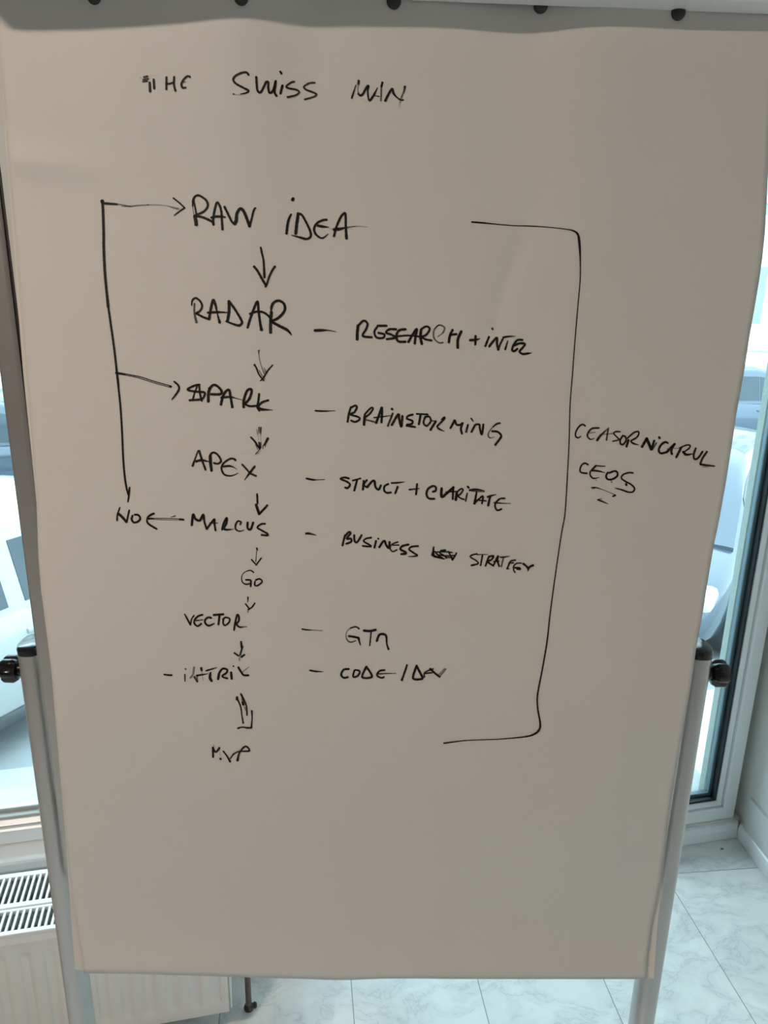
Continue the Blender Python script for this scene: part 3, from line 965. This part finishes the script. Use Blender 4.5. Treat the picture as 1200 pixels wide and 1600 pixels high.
def stroke_ribbon(bm, lay, pts, d0, d1):
    """pts: (x, y, width) in photo px -> ribbon lying on the sheet"""
    ink_n[0] += 1
    sp = catmull(pts, 1.1) if len(pts) > 2 else catmull([pts[0], [(pts[0][k]+pts[1][k])/2 for k in range(3)], pts[1]], 1.1)
    n = len(sp); cum = [0]
    for a, b in zip(sp[:-1], sp[1:]): cum.append(cum[-1]+max(1e-4, math.dist(a[:2], b[:2])))
    tot = cum[-1]; rows = []; seed = ink_n[0]*37.3
    tang = []
    for i in range(n):
        a = sp[max(0, i-1)]; b = sp[min(n-1, i+1)]; tx, ty = b[0]-a[0], b[1]-a[1]; l = math.hypot(tx, ty) or 1; tang.append((tx/l, ty/l))
    def add_row(x, y, tx, ty, wd, cu, dr, shift=0):
        row = []
        jit = 1 + .05*math.sin(cu*.9+seed)+.03*math.sin(cu*2.3+seed*2)
        for q in (-1, -.5, 0, .5, 1):
            px = x + tx*shift - ty*q*wd*.5*jit; py = y + ty*shift + tx*q*wd*.5*jit
            v = bm.verts.new(on_pad(px, py, .00045)); v[lay] = Vector((cu+seed, q*max(1.0, wd*.35)+seed, dr)); row.append(v)
        rows.append(row)
    w0, w1 = max(.9, sp[0][2]), max(.9, sp[-1][2])
    for c in (-.5, -.43, -.25):
        hw = math.sqrt(max(0.02, 1-(c/.5)**2)); add_row(sp[0][0], sp[0][1], *tang[0], w0*hw, c*w0, d0, c*w0*.8)
    for i in range(n):
        t = cum[i]/tot; add_row(sp[i][0], sp[i][1], *tang[i], max(.9, sp[i][2]), cum[i], d0+(d1-d0)*t)
    for c in (.25, .43, .5):
        hw = math.sqrt(max(0.02, 1-(c/.5)**2)); add_row(sp[-1][0], sp[-1][1], *tang[-1], w1*hw, tot+c*w1, d1, c*w1*.8)
    for a, b in zip(rows[:-1], rows[1:]):
        for i in range(4): bm.faces.new((a[i], b[i], b[i+1], a[i+1]))
cur = None
def flush():
    global cur
    if cur is None: return
    bm, nm = cur
    o = obj(nm, bm, M['ink'], sheet); cur = None
INKW = 1.06
for line in WRITING.strip().split('\n'):
    if line[0].isalpha():
        flush(); nm, txt, ox, oy, sc = line.split(); ox, oy, sc = float(ox), float(oy), float(sc)
        bm = bmesh.new(); lay = bm.verts.layers.float_vector.new('ink'); cur = (bm, nm)
    else:
        hd, body = line.split(':'); wd, dr = hd.split(); wd = float(wd)
        d0, d1 = [float(q) for q in dr.split('>')] if '>' in dr else (float(dr), float(dr))
        pts = []
        for q in body.split():
            q = [float(k) for k in q.split(',')]
            pts.append((ox+q[0]/sc, oy+q[1]/sc, INKW*(q[2] if len(q) > 2 else wd)/sc))
        stroke_ribbon(bm, lay, pts, d0, d1)
flush()

# ------------------------------------------------------------------ easel
ez = thing('flipchart_easel', 'grey aluminium flipchart easel with black clamp knobs, holding the paper pad', 'easel', (0, .79, 0))
EO = Vector((0, .79, 0))
def epart(name, bm, m, parent=None, smooth=False):
    bmesh.ops.transform(bm, matrix=Matrix.Translation(-EO), verts=bm.verts[:])
    return obj(name, bm, m, parent or ez, smooth)
XL, XR = -.388, .351
# board panel and its side profiles (outer flat band, solid dark strip in place of the shadow gap)
bm = bmesh.new(); box(bm, XL+.0235, XR-.0235, .779, .790, .845, 1.90, .001); epart('whiteboard_panel', bm, M['board'])
for sgn, xe in ((1, XL), (-1, XR)):
    bm = bmesh.new()
    a, b = sorted((xe, xe+sgn*.0215)); box(bm, a, b, .774, .800, .838, 1.90, .003)
    epart('frame_side', bm, M['alu'])
    bm = bmesh.new(); a, b = sorted((xe+sgn*.0210, xe+sgn*.0240)); box(bm, a, b, .7785, .796, .842, 1.90); epart('frame_shadow_gap', bm, M['gap_shade'])
bm = bmesh.new(); box(bm, XL+.02, XR-.02, .779, .798, .838, .862, .003); epart('frame_bottom', bm, M['alu'])
# legs: flat-oval tubes behind and outside the frame, caps and knobs
def oval(cx, cy, z, ax, ay, n=28):
    out = []
    for k in range(n):
        t = 2*math.pi*k/n; c, s = math.cos(t), math.sin(t); e = .72
        out.append(Vector((cx+ax*math.copysign(abs(c)**e, c), cy+ay*math.copysign(abs(s)**e, s), z)))
    return out
def leg(xc, yc, ztop, sgn):
    bm = bmesh.new(); loft(bm, [oval(xc, yc, .035, .0142, .0200), oval(xc, yc, ztop, .0142, .0200)])
    lg = epart('leg', fixn(bm), M['alu'], None, 40)
    bm = bmesh.new()
    loft(bm, [oval(xc, yc, ztop-.004, .0142, .0206), oval(xc, yc, ztop+.003, .0145, .0209), oval(xc, yc, ztop+.0062, .0136, .0200), oval(xc, yc, ztop+.0072, .0120, .0182)])
    epart('leg_cap', fixn(bm), M['cap'], lg, 35)
    # lobed clamp knob on the outer side
    bm = bmesh.new(); zk = ztop-.031; x0 = xc+sgn*.0136
    def star(x, r, dep):
        ring = []
        for k in range(48):
            t = 2*math.pi*k/48; rr = r*(1-dep*(.5-.5*math.cos(6*t))**2); ring.append(Vector((x, yc+rr*math.cos(t), zk+rr*math.sin(t))))
        return ring
    rings = [star(x0, .0085, 0), star(x0+sgn*.006, .0085, 0), star(x0+sgn*.0065, .0135, .1), star(x0+sgn*.011, .0165, .2), star(x0+sgn*.021, .0165, .2), star(x0+sgn*.0245, .0145, .2), star(x0+sgn*.026, .009, .1)]
    loft(bm, rings); epart('clamp_knob', fixn(bm), M['black'], lg, 30)
    xf = XL+.02 if sgn < 0 else XR-.02; xa, xb_ = sorted((xc-sgn*.008, xf))
    bm = bmesh.new(); box(bm, xa, xb_, .808, .822, ztop-.055, ztop-.02, .003); epart('clamp_bracket', bm, M['alu'], lg)
    bm = bmesh.new(); box(bm, xc-.02, xc+.02, yc-.32, yc+.30, .012, .042, .008); epart('foot', bm, M['alu'], lg)
    for dy in (-.29, .27):
        bm = bmesh.new(); lathe(bm, [(.02, 0), (.022, .003), (.020, .014)], origin=(xc, yc+dy, 0), n=20); epart('foot_pad', fixn(bm), M['rubber'], lg, 40)
    return lg
leg(-.4140, .821, 1.172, -1); leg(.3735, .821, 1.182, 1)
# braces joining board and legs, hidden behind the pad
bm = bmesh.new(); box(bm, -.400, .363, .806, .824, .93, .96, .004); epart('cross_rail', bm, M['alu'])
# clamp bar with its row of dark pegs
Pa, Pb = on_pad(629, 0, .001), on_pad(1200, 22, .001)
bu = (Pb-Pa).normalized(); bn = (PN - bu*PN.dot(bu)).normalized(); bz = bu.cross(bn)
if bz.z < 0: bz = -bz
BMx = Matrix(((bu.x, bn.x, bz.x, Pa.x), (bu.y, bn.y, bz.y, Pa.y), (bu.z, bn.z, bz.z, Pa.z), (0, 0, 0, 1)))
bm = bmesh.new()
prof = [(-.0, .0), (.024, .0005), (.028, .004), (.029, .010), (.027, .030), (.018, .046), (.004, .052), (-.045, .052), (-.045, .030), (-.0, .030)]
loft(bm, [[BMx @ Vector((x, y*(k if y > 0 else 1), z)) for y, z in prof] for x, k in ((-.372, 2.0), (.368, .80))])
epart('clamp_bar', fixn(bm), M['bar'], None, 30)
for px, py in ((147, -5), (377, -4), (615.5, 2), (845, 9), (1060, 20)):
    bm = bmesh.new(); c = on_pad(px, py, .0005)
    bmesh.ops.create_uvsphere(bm, u_segments=20, v_segments=14, radius=.0063)
    for v in bm.verts:
        v.co = c + bu*v.co.x + bz*v.co.z + bn*v.co.y*.7
    epart('clamp_peg', bm, M['rubber'], None, True)

# ------------------------------------------------------------------ street outside
GZ = -1.2
bm = bmesh.new(); box(bm, -60, 60, -20, 70, GZ-.3, GZ-.13); tag(obj('street', bm, M['asphalt']), kind='structure')
bm = bmesh.new(); box(bm, -8, 8, .135, 2.6, GZ-.2, GZ, .01, WM); tag(obj('pavement', bm, M['pave']), kind='structure')
bm = bmesh.new(); box(bm, -5.4, 3.5, .02, .13, GZ-.2, -.0, 0, WM); struct('trim_5', bm, M['reveal'])

def car(name, label, loc, yaw, paint, L=4.2, W=1.75, Ht=1.46, van=False, group=None):
    """car pointing along its local +x, origin on the ground under the middle"""
    c = thing(name, label, 'car', loc, yaw, group); hw = W/2; hl = L/2
    belt = .92 if not van else 1.05
    # lower body: stations along x, (x, half width, z bottom, z top)
    st = [(-hl, .80, .42, .70), (-hl+.04, .90, .32, .84), (-hl+.25, .97, .24, belt), (-hl+.9, 1.0, .22, belt), (0, 1.0, .22, belt-.01), (hl-1.3, 1.0, .22, belt-.03), (hl-.95, .985, .22, belt-.07), (hl-.45, .95, .24, belt-.17), (hl-.12, .86, .28, belt-.29), (hl-.02, .76, .34, belt-.40), (hl, .68, .42, .46)]
    if van: st[-5:] = [(hl-.7, .99, .22, belt-.05), (hl-.35, .96, .24, belt-.14), (hl-.1, .90, .28, belt-.26), (hl-.02, .8, .34, belt-.4), (hl, .7, .42, .5)]
    rings = []
    for x, f, z0, z1 in st:
        k = hw*f; hgt = z1-z0
        half = [(k*.90, z0), (k*.97, z0+.06), (k*.995, z0+hgt*.35), (k, z0+hgt*.55), (k*.985, z0+hgt*.80), (k*.95, z0+hgt*.93), (k*.88, z1), (k*.55, z1+.018), (0, z1+.028)]
        rings.append([Vector((x, y, z)) for y, z in half] + [Vector((x, -y, z)) for y, z in reversed(half[:-1])])
    bm = bmesh.new(); loft(bm, rings); obj('body', fixn(bm), paint, c, 38)
    # greenhouse (roof and pillars)
    if van: gs = [(-hl+.12, .93, belt-.02, belt-.02), (-hl+.2, .93, belt-.02, Ht-.03), (0, .95, belt-.02, Ht), (hl-1.35, .95, belt-.02, Ht-.02), (hl-.9, .93, belt-.05, Ht-.35), (hl-.45, .90, belt-.12, belt-.10)]
    else: gs = [(-hl+.16, .86, belt-.03, belt-.02), (-hl+.42, .88, belt-.03, Ht-.20), (-hl+.75, .90, belt-.03, Ht-.06), (-hl+1.35, .91, belt-.03, Ht), (hl-1.95, .91, belt-.03, Ht-.015), (hl-1.62, .90, belt-.03, Ht-.10), (hl-1.25, .89, belt-.05, Ht-.33), (hl-.88, .87, belt-.09, belt-.05)]
    rings = []
    def gpt(x, f, zl, zr):
        k = hw*f; kr = k*(.80 if not van else .90); t = max(0, min(1, (zr-belt)/(Ht-belt))); kr = k + (kr-k)*t
        return [(k, zl), (k + (kr-k)*.9, zl+(zr-zl)*.88), (kr*.93, zl+(zr-zl)*.97), (kr*.6, zr+.01*t), (0, zr+.02*t)]
    for s in gs:
        half = gpt(*s); rings.append([Vector((s[0], y, z)) for y, z in half] + [Vector((s[0], -y, z)) for y, z in reversed(half[:-1])])
    bm = bmesh.new(); loft(bm, rings); obj('roof', fixn(bm), paint, c, 40)
    # glass: side windows follow the greenhouse side, just proud of it
    def gside(x):
        for a, b in zip(gs[:-1], gs[1:]):
            if a[0] <= x <= b[0]:
                t = (x-a[0])/(b[0]-a[0]); return [a[k]+(b[k]-a[k])*t for k in range(4)]
        return gs[-1]
    def side_pt(x, h, sg):
        s = gside(x); half = gpt(*s); (k, zl), (kr, zr) = half[0], half[1]
        return Vector((x, sg*(k+(kr-k)*h + .006), zl+(zr-zl)*h))
    xs = [(-hl+.62, -hl+1.5), (-hl+1.62, hl-1.95), (hl-1.93, hl-1.42)] if not van else [(hl-1.9, hl-.9)]
    for sg in (1, -1):
        for x0, x1 in xs:
            bm = bmesh.new(); rows = []
            for i in range(7):
                rows.append([bm.verts.new(side_pt(x0+(x1-x0)*i/6, .10+.76*j/4 + 0, sg)) for j in range(5)])
            for a, b in zip(rows[:-1], rows[1:]):
                for j in range(4): bm.faces.new((a[j], b[j], b[j+1], a[j+1]))
            g = bmesh.ops.extrude_face_region(bm, geom=bm.faces[:])
            bmesh.ops.translate(bm, verts=[v for v in g['geom'] if isinstance(v, bmesh.types.BMVert)], vec=(0, -sg*.012, 0))
            obj('side_window', fixn(bm), M['carglass'], c, 40)
    def screen(nm, i0, i1, lo, hi):
        bm = bmesh.new(); a, b = gs[i0], gs[i1]; rows = []
        for i in range(6):
            t = lo+(hi-lo)*i/5; s = gside(a[0]+(b[0]-a[0])*t); half = gpt(*s); z = half[-1][1]; kr = half[2][0]*.93
            nx = 1 if i1 > len(gs)//2 else -1
            rows.append([bm.verts.new((s[0]+nx*.006, kr*q, z - .012*q*q + .006)) for q in (-.92, -.6, -.3, 0, .3, .6, .92)])
        for p, q in zip(rows[:-1], rows[1:]):
            for j in range(6): bm.faces.new((p[j], q[j], q[j+1], p[j+1]))
        g = bmesh.ops.extrude_face_region(bm, geom=bm.faces[:])
        bmesh.ops.translate(bm, verts=[v for v in g['geom'] if isinstance(v, bmesh.types.BMVert)], vec=(0, 0, -.012))
        obj(nm, fixn(bm), M['carglass'], c, 40)
    screen('windscreen', len(gs)-3, len(gs)-1, .02, .90); screen('rear_window', 0, 2 if not van else 1, .15, .9)
    for sg in (1, -1):
        for x in (-hl+.78, hl-.86):
            bm = bmesh.new(); y = sg*(hw-.09)
            lathe(bm, [(.19, -.10), (.27, -.105), (.31, -.09), (.318, -.05), (.318, .05), (.31, .09), (.27, .105), (.20, .10)], 'Y', (x, y, .318), 32)
            wl = obj('wheel', fixn(bm), M['tyre'], c, 40)
            bm = bmesh.new(); lathe(bm, [(.205, 0), (.20, .012*sg), (.17, .004*sg), (.06, .0), (.045, .018*sg)], 'Y', (x, y+sg*.098, .318), 32); obj('rim', fixn(bm), M['rim'], wl, 40)
            bm = bmesh.new()       # dark arch behind the wheel
            lathe(bm, [(.365, 0), (.365, sg*.004)], 'Y', (x, sg*(hw*1.002), .335), 32); obj('wheel_arch', fixn(bm), M['plastic'], c)
        bm = bmesh.new(); box(bm, hl-1.55, hl-1.42, sg*(hw+.10)-.09, sg*(hw+.10)+.09, belt+.02, belt+.16, .04); obj('mirror', bm, paint, c, 40)
        for x in (-hl+1.55, 0.28):
            bm = bmesh.new(); box(bm, x, x+.19, sg*hw*.985-.016, sg*hw*.985+.016, belt-.16, belt-.125, .010); obj('door_handle', bm, paint, c, 40)
        bm = bmesh.new(); box(bm, hl-.36, hl-.06, sg*hw*.70-.16, sg*hw*.70+.16, .58, .72, .05); obj('headlamp', bm, M['lamp'], c, 40)
        bm = bmesh.new(); box(bm, -hl-.004, -hl+.14, sg*hw*.74-.12, sg*hw*.74+.12, .66, .86, .04); obj('tail_lamp', bm, M['tail'], c, 40)
        bm = bmesh.new(); box(bm, -hl+1.2, hl-1.3, sg*hw*.965-.03, sg*hw*.965+.03, .22, .30, .02); obj('side_skirt', bm, M['plastic'], c, 40)
    bm = bmesh.new(); box(bm, hl-.14, hl+.015, -hw*.58, hw*.58, .33, .47, .03); obj('grille', bm, M['plastic'], c, 40)
    return c

P1 = Vector((-2.12, 4.45, GZ-.13)); ya = rad(62)
sd = Vector((math.cos(ya), math.sin(ya), 0)); sn = Vector((math.sin(ya), -math.cos(ya), 0))
car('white_car', 'white parked car seen through the left window behind the easel', P1 - sn*.875 + sd*.4, ya, M['carwhite'])
car('silver_car', 'silver grey car parked further back beyond the white car', Vector((-5.2, 9.6, GZ-.13)), rad(20), M['carsilver'])
yb_ = rad(-122); pw = on_floor(1138, 957, GZ-.13+.318)
car('blue_grey_car', 'blue grey car standing nearest outside the right window, front wheel showing', Vector((pw.x-(1.24*math.cos(yb_)-.80*math.sin(yb_)), pw.y-(1.24*math.sin(yb_)+.80*math.cos(yb_)), GZ-.13)), yb_, M['carsilver'])
car('blue_car', 'slate blue car standing side-on further down the street, right window', Vector((6.0, 14.0, GZ-.13)), rad(8), M['cargrey'], L=4.6, Ht=1.5)

def building(name, label, loc, yaw, wd, ht, dp, cols, rows):
    b = thing(name, label, 'building', loc, yaw)
    bm = bmesh.new(); box(bm, -wd/2, wd/2, 0, dp, 0, ht); obj('wall', bm, M['facade'], b)
    bm = bmesh.new()
    for z in (.9, ht/2, ht-.4): box(bm, -wd/2-.05, wd/2+.05, -.10, .05, z, z+.22, .02)
    obj('stone_band', bm, M['trimst'], b)
    bm = bmesh.new(); box(bm, -wd/2-.4, wd/2+.4, -.4, dp+.4, ht, ht+.3, .03); obj('roof', bm, M['trimst'], b)
    for r in range(rows):
        for k in range(cols):
            x = -wd/2 + wd*(k+.5)/cols; z = 1.7+r*3.0
            bm = bmesh.new(); box(bm, x-.62, x+.62, -.05, .04, z-.08, z+1.68, .02); f = obj('window', bm, M['facade'], b)
            bm = bmesh.new(); box(bm, x-.52, x-.03, -.06, -.045, z, z+1.6); box(bm, x+.03, x+.52, -.06, -.045, z, z+1.6); obj('pane', bm, M['winfar'], f)
    return b
building('street_building', 'white rendered building across the street beyond the right window', Vector((10.5, 23.5, GZ-.13)), rad(-14), 16, 10, 8, 7, 3)
building('townhouse', 'pale building across the street beyond the left window', Vector((-10.5, 19, GZ-.13)), rad(16), 16, 9, 8, 6, 3)
